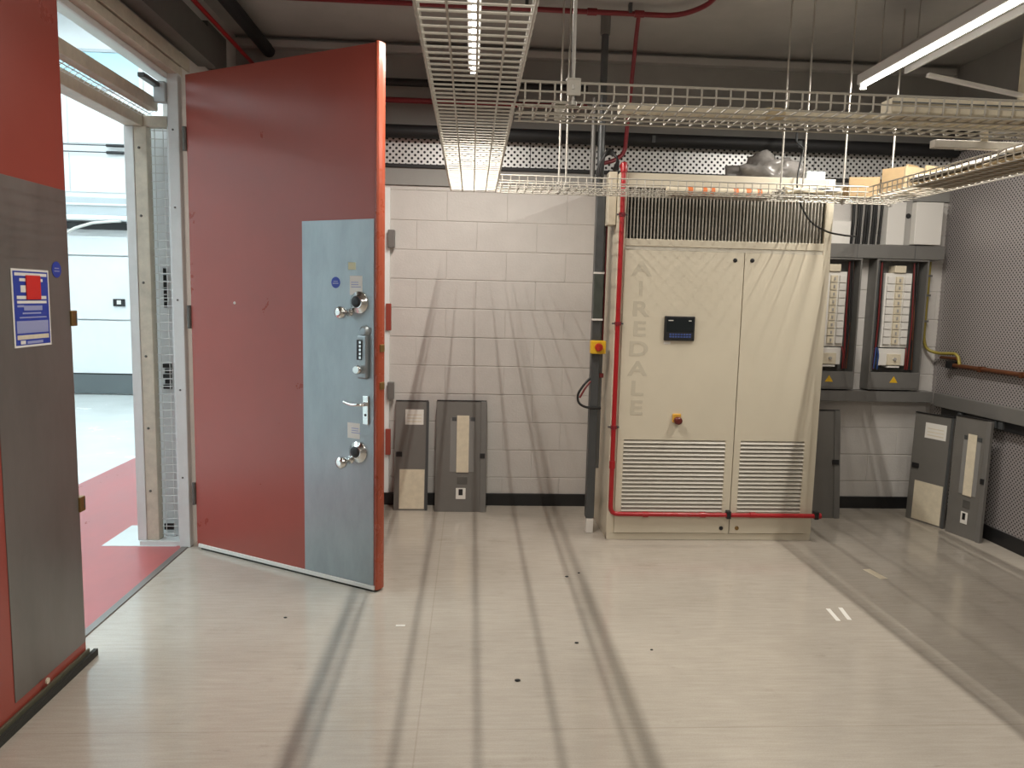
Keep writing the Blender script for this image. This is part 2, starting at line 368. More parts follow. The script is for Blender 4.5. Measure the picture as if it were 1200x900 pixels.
tag(MB().tube([(-6.3, HY1-.24, 2.30), (-6.1, HY1-.24, 2.36), (-5.85, HY1-.24, 2.50), (-5.6, HY1-.24, 2.58), (-5.2, HY1-.24, 2.62)], .022, 6).build('white_flex', M_WHITE), 'white flexible hose sagging across the shutter slot', 'hose')
for zz in (3.63, 3.73):
    c_ = root('suspended_cable', ('lower' if zz < 3.7 else 'upper')+' of two thin taut cables with dark grips on the far hall wall', 'cable', (-5.8, HY1-.05, zz), 'taut cables on the far hall wall')
    MB().tube([(-7.4, HY1-.05, zz), (-4.6, HY1-.05, zz)], .009, 6).build('wire', M_DGREY, c_)
    MB().tube([(-5.45, HY1-.05, zz), (-5.05, HY1-.05, zz)], .022, 8).build('grip', M_BLACK, c_)
rd = root('card_reader', 'small black and white card reader on the white sectional door', 'card reader', (-5.35, HY1-.05, 1.36))
box(-5.43, -5.26, HY1-.08, HY1-.05, 1.36, 1.47).build('case', M_BLACK, rd, .006)
box(-5.37, -5.31, HY1-.085, HY1-.08, 1.39, 1.45).build('pad', M_WHITE, rd)
w1 = root('window_1', 'pale blue high window band in the far hall wall', 'window', (-6.0, HY1-.02, 4.52), kind='structure')
box(-7.4, -4.95, HY1-.02, HY1-.005, 4.55, 5.06).build('pane', M_GLASSB, w1)
for zz in (4.53, 5.06): box(-7.4, -4.93, HY1-.04, HY1, zz, zz+.04).build('frame_bar', M_HGREY, w1)
box(-4.95, -4.9, HY1-.05, HY1, 4.53, 5.1).build('frame_post', M_WHITE, w1)
tag(box(-8.8, -4.2, HY1-.9, HY1-.3, 5.65, 6.0).build('duct', M_HGREY, None, .02), 'pale grey air duct high at the end of the hall', 'duct')

# mesh lined portal outside the doorway
po = root('mesh_portal', 'white steel portal frame with wire mesh infill outside the doorway', 'portal', (-2.0, 4.66, 0))
box(-2.03, -1.955, 4.63, 4.70, .03, 2.575).build('post', M_FRAMEB, po, .004)
box(-2.085, -2.03, 4.625, 4.705, .03, 2.575).build('edge_trim', M_FRAMEW, po, .003)
box(-1.84, -1.80, 4.64, 4.70, .03, 2.64).build('inner_post', M_FRAMEW, po, .004)
box(-2.07, -1.80, 4.61, 4.72, 0, .03).build('base_plate', M_FRAMEW, po, .003)
box(-2.08, -1.98, 2.2, 4.70, 2.575, 2.655).build('outer_beam', M_FRAMEB, po, .004)
box(-1.945, -1.885, 2.2, 4.638, 2.665, 2.735).build('inner_beam', M_FRAMEB, po, .004)
box(-1.98, -1.80, 4.64, 4.70, 2.575, 2.64).build('cross_beam', M_FRAMEB, po, .004)
ms = MB(); zz = .06
while zz < 2.57: ms.tube([(-1.95, 4.67, zz), (-1.835, 4.67, zz)], .0025, 5, caps=False); zz += .05
for xx in (-1.925, -1.875): ms.tube([(xx, 4.672, .04), (xx, 4.672, 2.58)], .0025, 5, caps=False)
ms.build('side_mesh', M_FRAMEW, po)
ms = MB(); yy = 2.22
while yy < 4.68: ms.tube([(-1.99, yy, 2.63), (-1.90, yy, 2.69)], .0025, 5, caps=False); yy += .05
for k in range(3): ms.tube([(-1.98+.03*k, 2.2, 2.637+.02*k), (-1.98+.03*k, 4.7, 2.637+.02*k)], .0025, 5, caps=False)
ms.build('top_mesh', M_FRAMEW, po)
for zz in (.35, .75, 1.2, 1.65, 2.05, 2.45):
    MB().lathe([(.008, 0), (.008, .004), (.004, .007)], (-2.0, 4.63, zz), (0, -1, 0), 8).build('bolt', M_CHAN, po)
box(-1.96, -1.90, 4.72, 4.735, 0.07, .11).build('foot_bracket', M_BLACK, po)
lb = root('lock_plate', 'black slotted plate behind the portal mesh', 'lock plate', (-1.93, 4.79, 0), 'plates behind the portal mesh')
box(-2.10, -1.815, 4.80, 4.83, 0, 2.62).build('backing_board', M_HPANEL, lb)
for k in range(6): box(-1.945, -1.925, 4.785, 4.80, 1.50+k*.042, 1.535+k*.042).build('slot', M_BLACK, lb)
for k in range(5): box(-1.965+.012*(k%2), -1.915, 4.785, 4.80, .98+k*.034, 1.005+k*.034).build('slot', M_BLACK, lb)
dc = root('door_closer', 'grey door closer arm bracketed under the white door head', 'door closer', (XL-.12, 4.5, 2.76))
box(XL-.13, XL-.09, 4.36, 4.58, 2.785, 2.81).build('arm', M_DGREY, dc, .004)
box(XL-.13, XL-.062, 4.56, 4.605, 2.70, 2.82).build('body', M_HGREY, dc, .006)

# ------------------------------------------------------------------ doors
def leaf_parts(dr, s, W, Hh, T, steel, pw, ptop, pbot, red):
    """leaf in local space: width along x from 0 (hinge) to W (meeting edge), front face at y=0 looking -y, thickness +y"""
    box(0, W-.004, 0, T, .012, Hh).build('leaf', red, dr, .003, local=True)
    box(W-pw, W-.012, -.003, 0, pbot, ptop).build('steel_plate', steel, dr, .0012, local=True)
# open leaf: hinge (-1.70,4.575), free edge (-.497,3.874)
hx, hy, fx, fy = -1.70, 4.575, -.497, 3.874
W2 = math.hypot(fx-hx, fy-hy); rz = math.atan2(fy-hy, fx-hx)
D2 = root('door_2', 'open red door leaf with steel lock plate, knobs and lever handle', 'door', (hx, hy, 0), rz=rz, kind='structure')
leaf_parts(D2, 1, W2, 2.865, .06, M_STEEL, W2-.892, 1.997, .035, M_RED)
eo = MB()
eo.prism([(W2-.006+.0, .000, 0), (W2+.004, -.004, 0), (W2+.013, .004, 0), (W2+.016, .03, 0), (W2+.013, .056, 0), (W2+.004, .064, 0), (W2-.006, .06, 0)], (0, 0, 2.86))
for q in range(len(eo.v)): eo.v[q] = (eo.v[q][0], eo.v[q][1], eo.v[q][2]+.012)
eo.build('edge_strip', M_REDEDGE, D2, .002, local=True)
box(.02, W2-.004, -.010, .0, .012, .034).build('bottom_strip', M_WHITE, D2, .002, local=True)
box(.04, W2-.002, -.004, .055, .0, .0118).build('brush_seal', M_BRUSH, D2, local=True)
def knob_set(dr, kx, kz, rx_, rz_):
    r = MB().lathe([(.058, 0), (.060, .004), (.057, .010), (.040, .014), (.036, .022), (.030, .024)], (rx_, -.003, rz_), (0, -1, 0), 24).build('lock_rose', M_CHROME, dr, local=True)
    MB().lathe([(.030, .020), (.030, .0262), (.012, .0265)], (rx_-.004, -.003, rz_+.004), (0, -1, 0), 18).build('lock_core', M_BLACK, r, local=True)
    k = MB().lathe([(.024, 0), (.022, .006), (.014, .012), (.013, .045), (.026, .052), (.033, .064), (.034, .078), (.029, .09), (.014, .096)], (kx+.035, -.003, kz), (0, -1, 0), 20).build('knob', M_CHROME, dr, local=True)
knob_set(D2, 1.185, 1.512, 1.287, 1.566); knob_set(D2, 1.188, .714, 1.279, .764)
box(1.315, 1.352, -.014, -.003, .920, 1.075).build('lever_plate', M_CHROME, D2, .004, local=True)
lv = MB().tube([(1.335, -.005, 1.03), (1.335, -.055, 1.03), (1.27, -.06, 1.028), (1.225, -.058, 1.04)], .0095, 10, .02).build('lever', M_CHROME, D2, local=True)
MB().lathe([(.007, 0), (.007, .002)], (1.334, -.014, .972), (0, -1, 0), 10).build('keyhole', M_BLACK, D2, local=True)
kp = box(1.285, 1.350, -.026, -.003, 1.165, 1.395).build('keypad_lock', M_STEEL, D2, .008, local=True)
box(1.287, 1.322, -.030, -.026, 1.265, 1.372).build('key_panel', M_BLACK, kp, .002, local=True)
for k in range(5): box(1.306, 1.318, -.033, -.030, 1.272+k*.02, 1.285+k*.02).build('key', M_CHROME, kp, local=True)
MB().lathe([(.02, 0), (.024, .01), (.024, .028), (.019, .034)], (1.305, -.026, 1.215), (0, -1, 0), 16).build('turn_knob', M_CHROME, kp, local=True)
MB().lathe([(.032, 0), (.03, .012), (.018, .022)], (1.325, -.003, 1.415), (0, -1, 0), 16).build('cover_cap', M_STEEL, D2, local=True)
n1 = box(1.222, 1.305, -.0042, -.003, 1.605, 1.705).build('notice', M_PAPER, D2, local=True)
n2 = box(1.205, 1.288, -.0042, -.003, .835, .92).build('notice', M_PAPER, D2, local=True)
for n_, za in ((n1, 1.655), (n2, .875)):
    for k in range(3): box(1.232, 1.28 if k else 1.296, -.0048, -.0042, za+.012*k-.01, za+.012*k-.006).build('print_line', M_PALEBLUE, n_, local=True)
box(1.212, 1.262, -.0042, -.003, 1.737, 1.775).build('yellow_sticker', mat('pale_yellow_label', (.62, .60, .40), .6), D2, local=True)
cs = MB().lathe([(.030, 0), (.030, .0012)], (1.127, -.003, 1.669), (0, -1, 0), 24).build('round_sticker', M_BLUE, D2, local=True)
MB().box(1.108, 1.146, -.0048, -.0042, 1.662, 1.667).box(1.112, 1.142, -.0048, -.0042, 1.673, 1.677).build('print_line', M_PALEBLUE, cs, local=True)
MB().lathe([(.009, 0), (.007, .004), (.003, .006)], (.369, 0, 1.543), (0, -1, 0), 12).build('white_stud', M_WHITE, D2, local=True)
for zz in (1.36, 1.56):
    box(W2-.002, W2+.02, .012, .05, zz-.25, zz-.21).build('strike', M_BRASS, D2, .003, local=True)
for zz in (.35, 1.45, 2.5): MB().tube([(-.012, -.004, zz-.07), (-.012, -.004, zz+.07)], .012, 10).build('hinge', M_CHAN, D2, local=True)
# closed leaf, in the doorway, plate towards its free edge
D1 = root('door_1', 'closed red door leaf with shade-toned steel plate and blue notice', 'door', (-1.65, 1.745, 0), rz=math.pi/2, kind='structure')
W1 = 3.14-1.745
leaf_parts(D1, 1, W1, 2.865, .06, M_STEELD, .503, 1.995, .085, M_RED)
box(.0, W1, -.014, -.004, .012, .05).build('bottom_rail', M_OLIVE, D1, .003, local=True)
box(.0, W1+.035, -.03, -.012, .0, .03).build('brush_seal', M_BRUSH, D1, local=True)
box(W1-.004, W1+.001, .004, .056, .012, 2.86).build('edge_strip', M_REDEDGE, D1, .001, local=True)
for zz in (1.481, .693):
    kb = box(W1-.02, W1+.022, -.012, .03, zz-.032, zz+.032).build('keep', M_BRASS, D1, .003, local=True)
    box(W1+.008, W1+.018, -.0125, -.011, zz-.02, zz+.02).build('keep_slot', M_CHAN, kb, local=True)
sg = box(.995, 1.228, -.0065, -.004, 1.383, 1.670).build('notice', M_PAPER, D1, local=True)
box(1.003, 1.220, -.0072, -.0065, 1.391, 1.662).build('blue_field', M_BLUE, sg, local=True)
def ln(a, b, z0_, z1_, m): box(a, b, -.0078, -.0072, z0_, z1_).build('print_line', m, sg, local=True)
ln(1.012, 1.212, 1.645, 1.656, M_PAPER); ln(1.04, 1.185, 1.625, 1.636, M_PAPER); ln(1.045, 1.10, 1.585, 1.61, M_PAPER)
ln(1.02, 1.205, 1.560, 1.572, M_PAPER); ln(1.02, 1.205, 1.544, 1.554, M_PAPER); ln(1.02, 1.06, 1.53, 1.538, M_PALEBLUE)
ln(1.06, 1.175, 1.518, 1.536, M_PALEBLUE); ln(1.05, 1.165, 1.505, 1.511, M_PALEBLUE); ln(1.03, 1.20, 1.49, 1.495, M_PALEBLUE)
ln(1.012, 1.210, 1.435, 1.48, M_PALEBLUE); ln(1.012, 1.210, 1.412, 1.428, M_CREAM); ln(1.03, 1.06, 1.395, 1.408, M_PAPER); ln(1.07, 1.17, 1.395, 1.405, M_PALEBLUE)
box(1.075, 1.165, -.013, -.0078, 1.558, 1.648).build('red_tag', mat('red_tag', (.62, .025, .02), .4), D1, .003, local=True)
c2 = MB().lathe([(.032, 0), (.032, .0012)], (1.29, -.004, 1.676), (0, -1, 0), 24).build('round_sticker', M_BLUE, D1, local=True)
MB().box(1.272, 1.308, -.006, -.0052, 1.668, 1.672).box(1.274, 1.306, -.006, -.0052, 1.679, 1.683).build('print_line', M_PALEBLUE, c2, local=True)
MB().lathe([(.012, 0), (.012, .006)], (1.07, -.014, .075), (0, -1, 0), 10).build('white_stud', M_CREAM, D1, local=True)

# ------------------------------------------------------------------ cooling cabinet
CX0, CX1, CY0, CY1, CZ = .935, 2.352, 4.78, 5.555, 2.425
ac = root('cooling_cabinet', 'tall cream cooling cabinet with two doors, louvres and top grille', 'cabinet', ((CX0+CX1)/2, CY0, 0))
sh = MB()
sh.box(CX0, CX0+.02, CY0+.0, CY1, .0, CZ).box(CX1-.02, CX1, CY0, CY1, 0, CZ).box(CX0+.02, CX1-.02, CY1-.02, CY1, 0, CZ).box(CX0+.02, CX1-.02, CY0+.05, CY1-.02, CZ-.02, CZ)
sh.box(CX0+.02, CX1-.02, CY0+.02, CY1-.02, .0, .05)
sh.build('body', M_CAB, ac, .003)
box(CX0, CX1, CY0-.001, CY0+.03, 0, .046).build('plinth', M_CAB, ac, .003)
box(CX0-.001, CX0+.05, CY0-.002, CY0+.02, .046, CZ+.002).build('front_stile', M_CAB, ac, .003)
box(CX1-.05, CX1+.001, CY0-.002, CY0+.02, .046, CZ+.002).build('front_stile', M_CAB, ac, .003)
box(CX0+.05, CX1-.05, CY0-.002, CY0+.05, 2.335, CZ+.002).build('top_rail', M_CAB, ac, .003)
box(CX0+.05, CX1-.05, CY0-.002, CY0+.05, 1.965, 2.012).build('middle_rail', M_CAB, ac, .003)
box(CX0+.05, CX1-.05, CY0+.004, CY0+.05, 1.94, 1.965).build('rail_groove', M_CABD, ac)
box(CX0+.02, CX1-.02, CY0+.25, CY0+.27, 2.0, 2.40).build('plenum_back', M_BLACK, ac)
gb = MB(); xx = CX0+.058
while xx < CX1-.055: gb.box(xx, xx+.006, CY0+.004, CY0+.03, 2.012, 2.335); xx += .0225
gb.build('grille_bars', M_ZINC, ac)
gh = MB()
for k in range(6): gh.box(CX0+.05, CX1-.05, CY0+.034, CY0+.038, 2.04+k*.055, 2.046+k*.055)
gh.build('grille_rear_bars', M_DGREY, ac)
fb = box(CX1-.33, CX1-.06, CY0+.07, CY0+.08, 2.10, 2.29).build('filter_box', mat('grey_filter', (.20, .20, .20), .6), ac)
def cab_door(xa, xb, lx0, lx1, name):
    z0_, z1_, la, lb_ = .052, 1.938, .198, .692
    dm = MB().box(xa, lx0, CY0-.012, CY0+.01, z0_, z1_).box(lx1, xb, CY0-.012, CY0+.01, z0_, z1_).box(lx0, lx1, CY0-.012, CY0+.01, z0_, la).box(lx0, lx1, CY0-.012, CY0+.01, lb_, z1_)
    dr = dm.build('door', M_CAB, ac)
    box(lx0, lx1, CY0+.0, CY0+.008, la, lb_).build('louvre_backing', mat('louvre_shadow_tray', (.22, .21, .19), .6), dr)
    n = 18; st = (lb_-la)/n; first = None
    for k in range(n):
        zc = la+st*k
        if first is None:
            first = MB().prism([(lx0, CY0-.001, zc+.001), (lx0, CY0-.0145, zc+.003), (lx0, CY0-.0145, zc+.006), (lx0, CY0-.002, zc+st*.78)], (lx1-lx0, 0, 0)).build('louvre_slat', M_CABD, dr)
        else:
            o = first.copy(); COL.objects.link(o); o.parent = dr; o.location = (0, 0, st*k)
    return dr
dl = cab_door(.985, 1.772, 1.027, 1.718, 'l'); drr = cab_door(1.778, 2.302, 1.822, 2.262, 'r')
for q, (xx, zz, dd_) in enumerate(((1.712, 1.888, dl), (1.826, 1.89, drr), (1.72, .087, dl), (1.829, .088, drr))):
    MB().lathe([(.014, 0), (.014, .004), (.009, .007), (.004, .007)], (xx, CY0-.012, zz), (0, -1, 0), 14).build('lock', M_BLACK if q != 3 else M_BRASS, dd_)
cp = box(1.262, 1.463, CY0-.030, CY0-.012, 1.357, 1.517).build('control_panel', M_BLACK, dl, .004)
scp = box(1.272, 1.453, CY0-.0312, CY0-.030, 1.367, 1.507)
for k in range(2):
    for j in range(8): pass
cpo = box(1.274, 1.451, CY0-.0312, CY0-.030, 1.415, 1.505).build('display', M_SCREEN, ac)
cpk = MB()
for k in range(2):
    for j in range(8): cpk.box(1.296+j*.0185, 1.309+j*.0185, CY0-.0325, CY0-.030, 1.378+k*.016, 1.388+k*.016)
cpk.build('keys', mat('blue_keys', (.06, .10, .30), .4), ac)
MB().box(1.285, 1.318, CY0-.0318, CY0-.0312, 1.486, 1.492).box(1.42, 1.438, CY0-.0318, CY0-.0312, 1.486, 1.491).build('display_print', M_WHITE, ac)
box(1.265, 1.31, CY0-.0135, CY0-.012, 1.332, 1.35).build('white_label', M_PAPER, ac)
sw = box(1.345, 1.402, CY0-.030, CY0-.012, .812, .872).build('isolator', mat('orange_yellow_plate', (.66, .36, .05), .4), ac, .006)
MB().lathe([(.026, 0), (.027, .012), (.025, .03), (.012, .034)], (1.378, CY0-.030, .828), (0, -1, 0), 18).build('isolator_knob', M_DKNOB, sw)
for k, c in enumerate('AIREDALE'):
    sx_ = 1.35 if c != 'I' else 1.0
    text_mesh('letter', c, M_LETTER, ac, Vector((1.098, CY0-.0125, 1.775-k*.1305))-WLOC[ac.name], .135, sx_, .0008, bold=.0035)
box(.99, 1.03, CY0-.0135, CY0-.012, 1.946, 1.958).build('white_label', M_CABD, ac)
# white tall flank pieces beside the cabinet front, upper left
fl = box(.876, .930, 4.84, 4.955, 2.10, 2.44).build('white_cable_box', M_CAB, None, .004); tag(fl, 'cream cable box fixed to the upper side of the cooling cabinet', 'cable box')

# red pipe: from the ceiling run down to the cabinet top, down its front and along its foot
rp = root('red_sampling_pipe', 'bright red pipe running down and along the foot of the cream cabinet', 'pipe', (.95, CY0-.03, .18))
py = CY0-.034
MB().tube([(.955, py+.10, 2.475), (.952, py, 2.475), (.950, py, 1.6), (.951, py, .188), (2.375, py, .182)], .0155, 12, .05).build('pipe_run', M_REDPIPE, rp)
MB().lathe([(.022, -.05), (.022, .0), (.018, .012)], (.952, py, 2.47), (0, 0, 1), 12).build('elbow', M_REDPIPE, rp)
for zz in (2.157, 1.461, .777):
    MB().tube([(.951, py, zz-.012), (.951, py, zz+.012)], .021, 10).build('clip', M_DREDPIPE, rp)
    box(.915, .987, py-.004, py+.02, zz-.005, zz+.005).build('clip_strap', M_DGREY, rp)
MB().tube([(.951, py, .50), (.951, py, .55)], .020, 12).build('coupling', M_REDPIPE, rp)
for xx in (1.188, 1.58, 1.924): MB().tube([(xx-.018, py, .186), (xx+.018, py, .186)], .0195, 12).build('coupling', M_REDPIPE, rp)
for xx in (1.757, 2.365):
    box(xx-.014, xx+.014, py-.02, py+.022, .162, .215).build('clip', M_BLACK, rp, .003)
MB().lathe([(.02, 0), (.02, .03)], (2.368, py, .183), (1, 0, 0), 12).build('end_cap', M_REDPIPE, rp)
# ceiling run
rc = root('red_ceiling_pipe', 'dark red pipe under the ceiling dropping down behind the cream cabinet', 'pipe', (1.0, 4.8, 3.4))
MB().tube([(-1.2, 4.79, 3.40), (1.27, 4.80, 3.40), (1.40, 4.62, 3.40), (1.42, 3.5, 3.40)], .016, 10, .1).build('pipe_run', M_DREDPIPE, rc)
MB().tube([(1.018, 4.80, 3.40), (1.018, 4.85, 3.30), (1.018, 5.08, 2.60), (.93, 5.05, 2.54), (.84, 5.02, 2.52), (.83, 4.98, 2.42)], .014, 8, .05).build('drop_pipe', M_DREDPIPE, rc)
for xx in (.72, 1.018): MB().tube([(xx-.03, 4.795, 3.4), (xx+.03, 4.795, 3.4)], .022, 10).build('tee', M_DREDPIPE, rc)
for xx in (-.4, .3, .95): box(xx, xx+.02, 4.775, 4.815, 3.40, 3.46).build('clip', M_DGREY, rc)
cb = MB()
for k in range(4): cb.tube([(.80+.01*k, 4.895, 2.40), (.81+.012*k, 4.895-.01*k, 2.50+.02*k), (.88, 4.90, 2.57+.01*k), (.94, 4.88, 2.53), (.93-.01*k, 4.84, 2.45)], .007, 6, .04)
tag(cb.build('cable_bunch', M_CABLE), 'tangle of black cables at the top corner of the cream cabinet', 'cables')

# ------------------------------------------------------------------ vertical conduits left of the cabinet
vc = root('vertical_conduit', 'dark grey trunking column standing beside the cream cabinet', 'trunking', (.855, 4.95, 0))
box(.815, .872, 4.92, 4.99, .105, 2.34).build('trunk', M_DGREY, vc, .004)
box(.872, .900, 4.96, 5.02, .45, 2.34).build('side_trunk', mat('mid_grey_trunk', (.16, .165, .165), .45), vc, .004)
box(.818, .868, 4.915, 4.985, .0, .10).build('white_foot', M_WHITE, vc, .004)
MB().tube([(.835, 4.95, 2.34), (.835, 4.95, 3.40)], .024, 12).build('upper_conduit', M_DGREY, vc)
MB().tube([(.785, 4.97, 2.30), (.785, 4.97, 2.93)], .017, 10).build('slim_conduit', M_TRUNK, vc)
MB().tube([(.835, 4.95, 3.32), (.835, 4.95, ZC)], .033, 12).build('ceiling_cap', M_TRUNK, vc)
box(.812, .876, 4.905, 4.92, 1.48, 1.79).build('cover_plate', mat('dark_green_grey', (.06, .07, .06), .35), vc, .006)
for zz in (1.48, 1.79): box(.808, .88, 4.903, 4.925, zz-.006, zz+.006).build('strap', M_WHITE, vc)
MB().tube([(.894, 4.955, 2.2), (.892, 4.955, 1.3)], .006, 6).build('red_wire', M_CABLER, vc)
ys = root('isolator_switch', 'yellow isolator switch with red knob on the trunking column', 'switch', (.85, 4.905, 1.25))
box(.800, .902, 4.865, 4.92, 1.252, 1.34).build('case', M_YELLOW, ys, .006)
kn = MB().lathe([(.027, 0), (.028, .01), (.024, .022)], (.852, 4.865, 1.297), (0, -1, 0), 18).build('knob', M_REDKNOB, ys)
box(.846, .858, 4.832, 4.845, 1.275, 1.32).build('knob_grip', M_REDKNOB, kn, .003)
tag(MB().tube([(.815, 4.93, 1.085), (.77, 4.915, 1.04), (.725, 4.91, .97), (.735, 4.91, .91), (.78, 4.91, .885), (.825, 4.905, .88), (.89, 4.91, .88)], .0085, 8, .03).build('cable_loop', M_CABLE), 'black cable loop sticking out of the trunking column', 'cable')
tag(MB().tube([(.815, 4.925, 1.06), (.775, 4.90, 1.015), (.74, 4.895, .95)], .007, 8, .03).build('red_cable', M_CABLER), 'short red cable beside the black loop on the trunking column', 'cable')
box(.874, .905, 4.93, 4.959, 1.085, 1.115).build('red_gland', M_CABLER, vc, .004)

# ------------------------------------------------------------------ pipes on the upper back wall
def hpipe(name, z_, r, m, xa, xb, y, label, clips=()):
    p_ = root(name, label, 'pipe', ((xa+xb)/2, y, z_))
    MB().tube([(xa, y, z_), (xb, y, z_)], r, 14).build('pipe_run', m, p_)
    for c in clips: box(c, c+.025, y-r*1.15, YB+.016 if z_ < 2.9 else YB+.099, z_-r*.5, z_+r*.5).build('clip', M_DGREY, p_)
hpipe('black_pipe', 2.795, .048, M_DARKPIPE, XL+.01, XR-.01, YB-.06, 'thick black lagged pipe above the perforated band', (-.9, .2, 1.3, 2.4))
hpipe('slim_black_pipe', 3.14, .027, M_DARKPIPE, XL+.01, .82, YB-.05, 'slim black pipe on the upper back wall above the red one', (-1.2, -.1))
hpipe('slim_red_pipe', 3.015, .020, M_DREDPIPE, XL+.01, .82, YB-.05, 'slim dark red pipe on the upper back wall', (-1.2, -.1))
tag(MB().tube([(XR-.09, YF, 2.92), (XR-.09, YB-.12, 2.92)], .05, 12).build('black_pipe', M_DARKPIPE), 'thick black pipe above the ledge of the perforated wall', 'pipe')

# ------------------------------------------------------------------ wire cable trays
TZ, WR, SH = 2.27, .0034, .056
def tray(name, axis, a0, a1, c0, c1, label, skip=(), gaps=(), nlong=(.27, .52, .77)):
    """basket tray: U-shaped cross wires every 50 mm, long wires. axis 'y': runs along y between a0,a1 with x from c0..c1.
    skip=(side, from, to) leaves a side open where another tray joins"""
    P = (lambda a, c, z: (c, a, z)) if axis == 'y' else (lambda a, c, z: (a, c, z))
    rt = root(name, label, 'cable tray', P((a0+a1)/2, (c0+c1)/2, TZ), 'wire basket trays under the ceiling')
    cw = MB(); a = a0+.02
    def open_(side, a): return any(s == side and f < a < t for s, f, t in skip)
    while a < a1:
        pts = []
        if not open_(0, a): pts.append(P(a, c0, TZ+SH))
        pts += [P(a, c0, TZ), P(a, c1, TZ)]
        if not open_(1, a): pts.append(P(a, c1, TZ+SH))
        cw.tube(pts, WR, 5, .008, caps=False, seg=2); a += .05
    cw.build('cross_wires', M_ZINC, rt)
    lw = MB()
    for side, c in ((0, c0), (1, c1)):
        segs = [(a0, a1)]
        for s, f, t in skip:
            if s == side: segs = [q for g in segs for q in ((g[0], min(g[1], f)), (max(g[0], t), g[1])) if q[1]-q[0] > .01]
        for f, t in segs:
            for zz in (TZ+SH, TZ+SH*.45): lw.tube([P(f, c, zz), P(t, c, zz)], WR*1.25 if zz > TZ+SH*.8 else WR, 5)
    for c in [c0+.006, c1-.006] + [c0+(c1-c0)*t for t in nlong]: lw.tube([P(a0, c, TZ-.005), P(a1, c, TZ-.005)], WR, 5)
    lw.build('long_wires', M_ZINC, rt)
    return rt
tray('wire_tray', 'y', -3.0, 4.70, -.147, .140, 'wire basket tray running from the doorway side of the room to the back wall', skip=((1, 2.545, 2.845), (1, 4.40, 4.70)))
tray('wire_tray', 'x', .146, 3.6, 2.545, 2.845, 'wire basket tray crossing the room with a white pipe lying in it', skip=((0, 2.385, 2.68), (1, 2.385, 2.68)))
tray('wire_tray', 'x', .146, 2.69, 4.42, 4.705, 'wire basket tray passing in front of the cabinet top grille', skip=((0, 2.385, 2.68),))
tray('wire_tray', 'y', 2.85, 4.415, 2.385, 2.675, 'wire basket tray holding cardboard and cables beside the perforated wall', ())
tray('wire_tray', 'y', -3.0, 2.538, 2.385, 2.675, 'wire basket tray continuing past the crossing tray beside the perforated wall', ())
# what lies in the trays
for ya, yb_, lb_ in ((2.87, 4.05, 'brown hardboard sheet lining the cardboard tray'), (-2.9, 2.5, 'long brown hardboard sheet lining the tray past the crossing')):
    tag(box(2.40, 2.66, ya, yb_, TZ+.004, TZ+.009).build('hardboard_sheet', M_CARD), lb_, 'board')
wp = root('white_pipe', 'long cream plastic pipe with a socket lying in the crossing tray', 'pipe', (.52, 2.74, TZ+.028))
MB().tube([(.52, 2.74, TZ+.030), (3.5, 2.76, TZ+.030)], .020, 12).build('pipe_run', M_CREAM, wp)
MB().lathe([(.0205, -.035), (.0245, -.02), (.0245, .02), (.0205, .035)], (1.10, 2.744, TZ+.030), (1, 0, 0), 12).build('socket', M_CARDL, wp)
wt = root('white_trunking', 'cream plastic trunking length lying in the crossing tray', 'trunking', (2.4, 2.62, TZ+.003))
box(1.455, 3.4, 2.585, 2.66, TZ+.004, TZ+.064).build('channel', M_CREAM, wt, .004)
box(1.455, 3.4, 2.583, 2.585, TZ+.046, TZ+.05).build('lid_seam', M_DGREY, wt)
def cables_in(name, pts, m, label, r=.011, n=9, spread=.09, group='cable bundles in the trays'):
    rt = root(name, label, 'cables', pts[0], group)
    for k in range(n):
        j = [(p[0]+random.uniform(-spread, spread)*(ax != 0), p[1]+random.uniform(-spread, spread)*(ax == 0), p[2]+random.uniform(0, .035)) for p in pts for ax in [1 if abs(pts[-1][1]-pts[0][1]) > abs(pts[-1][0]-pts[0][0]) else 0]]
        MB().tube(j, r*random.uniform(.7, 1.2), 6, .08).build('cable', random.choice(m), rt)
Zt = TZ+.024
cables_in('cable_bundle', [(2.53, 2.86, Zt), (2.53, 3.3, Zt), (2.53, 3.7, Zt), (2.53, 4.03, Zt)], [M_CABLEW, M_CREAM, M_CABLE, M_DGREY], 'mixed cables packed in the tray beside the perforated wall', n=26, spread=.115, r=.012)
cables_in('cable_bundle', [(2.27, 4.56, Zt), (2.15, 4.56, Zt), (2.05, 4.55, Zt), (1.92, 4.56, Zt)], [M_CABLEW, M_CREAM, M_DGREY], 'pale cables lying in the tray over the cabinet grille', n=8, spread=.05)
tb = root('wrapped_tube', 'cream tube with orange tape bands lying in the tray over the grille', 'tube', (1.5, 4.62, TZ+.005))
MB().tube([(1.20, 4.62, TZ+.029), (1.86, 4.62, TZ+.029)], .024, 12).build('tube', M_CREAM, tb)
for xx in (1.33, 1.42, 1.47, 1.62, 1.70, 1.77): MB().tube([(xx, 4.62, TZ+.029), (xx+.03, 4.62, TZ+.029)], .0252, 12).build('tape_band', M_ORANGE, tb)
tag(box(1.25, 1.86, 4.655, 4.698, TZ+.004, TZ+.02).build('timber_strip', M_COPPER, None, .003), 'dark timber strip beside the taped tube in the tray', 'strip')
def carton(pts, m, label, h0=.0):
    o = MB()
    for (p, q, hh) in pts:
        p, q = Vector(p), Vector(q); t = (q-p).normalized().cross(Vector((0, 0, 1)))*.006
        o.add([p-t, q-t, q+t, p+t, p-t+Vector((0,0,hh)), q-t+Vector((0,0,hh)), q+t+Vector((0,0,hh)), p+t+Vector((0,0,hh))], [(0,1,2,3),(4,5,6,7),(0,1,5,4),(1,2,6,5),(2,3,7,6),(3,0,4,7)])
    return tag(o.build('cardboard_piece', m), label, 'cardboard')
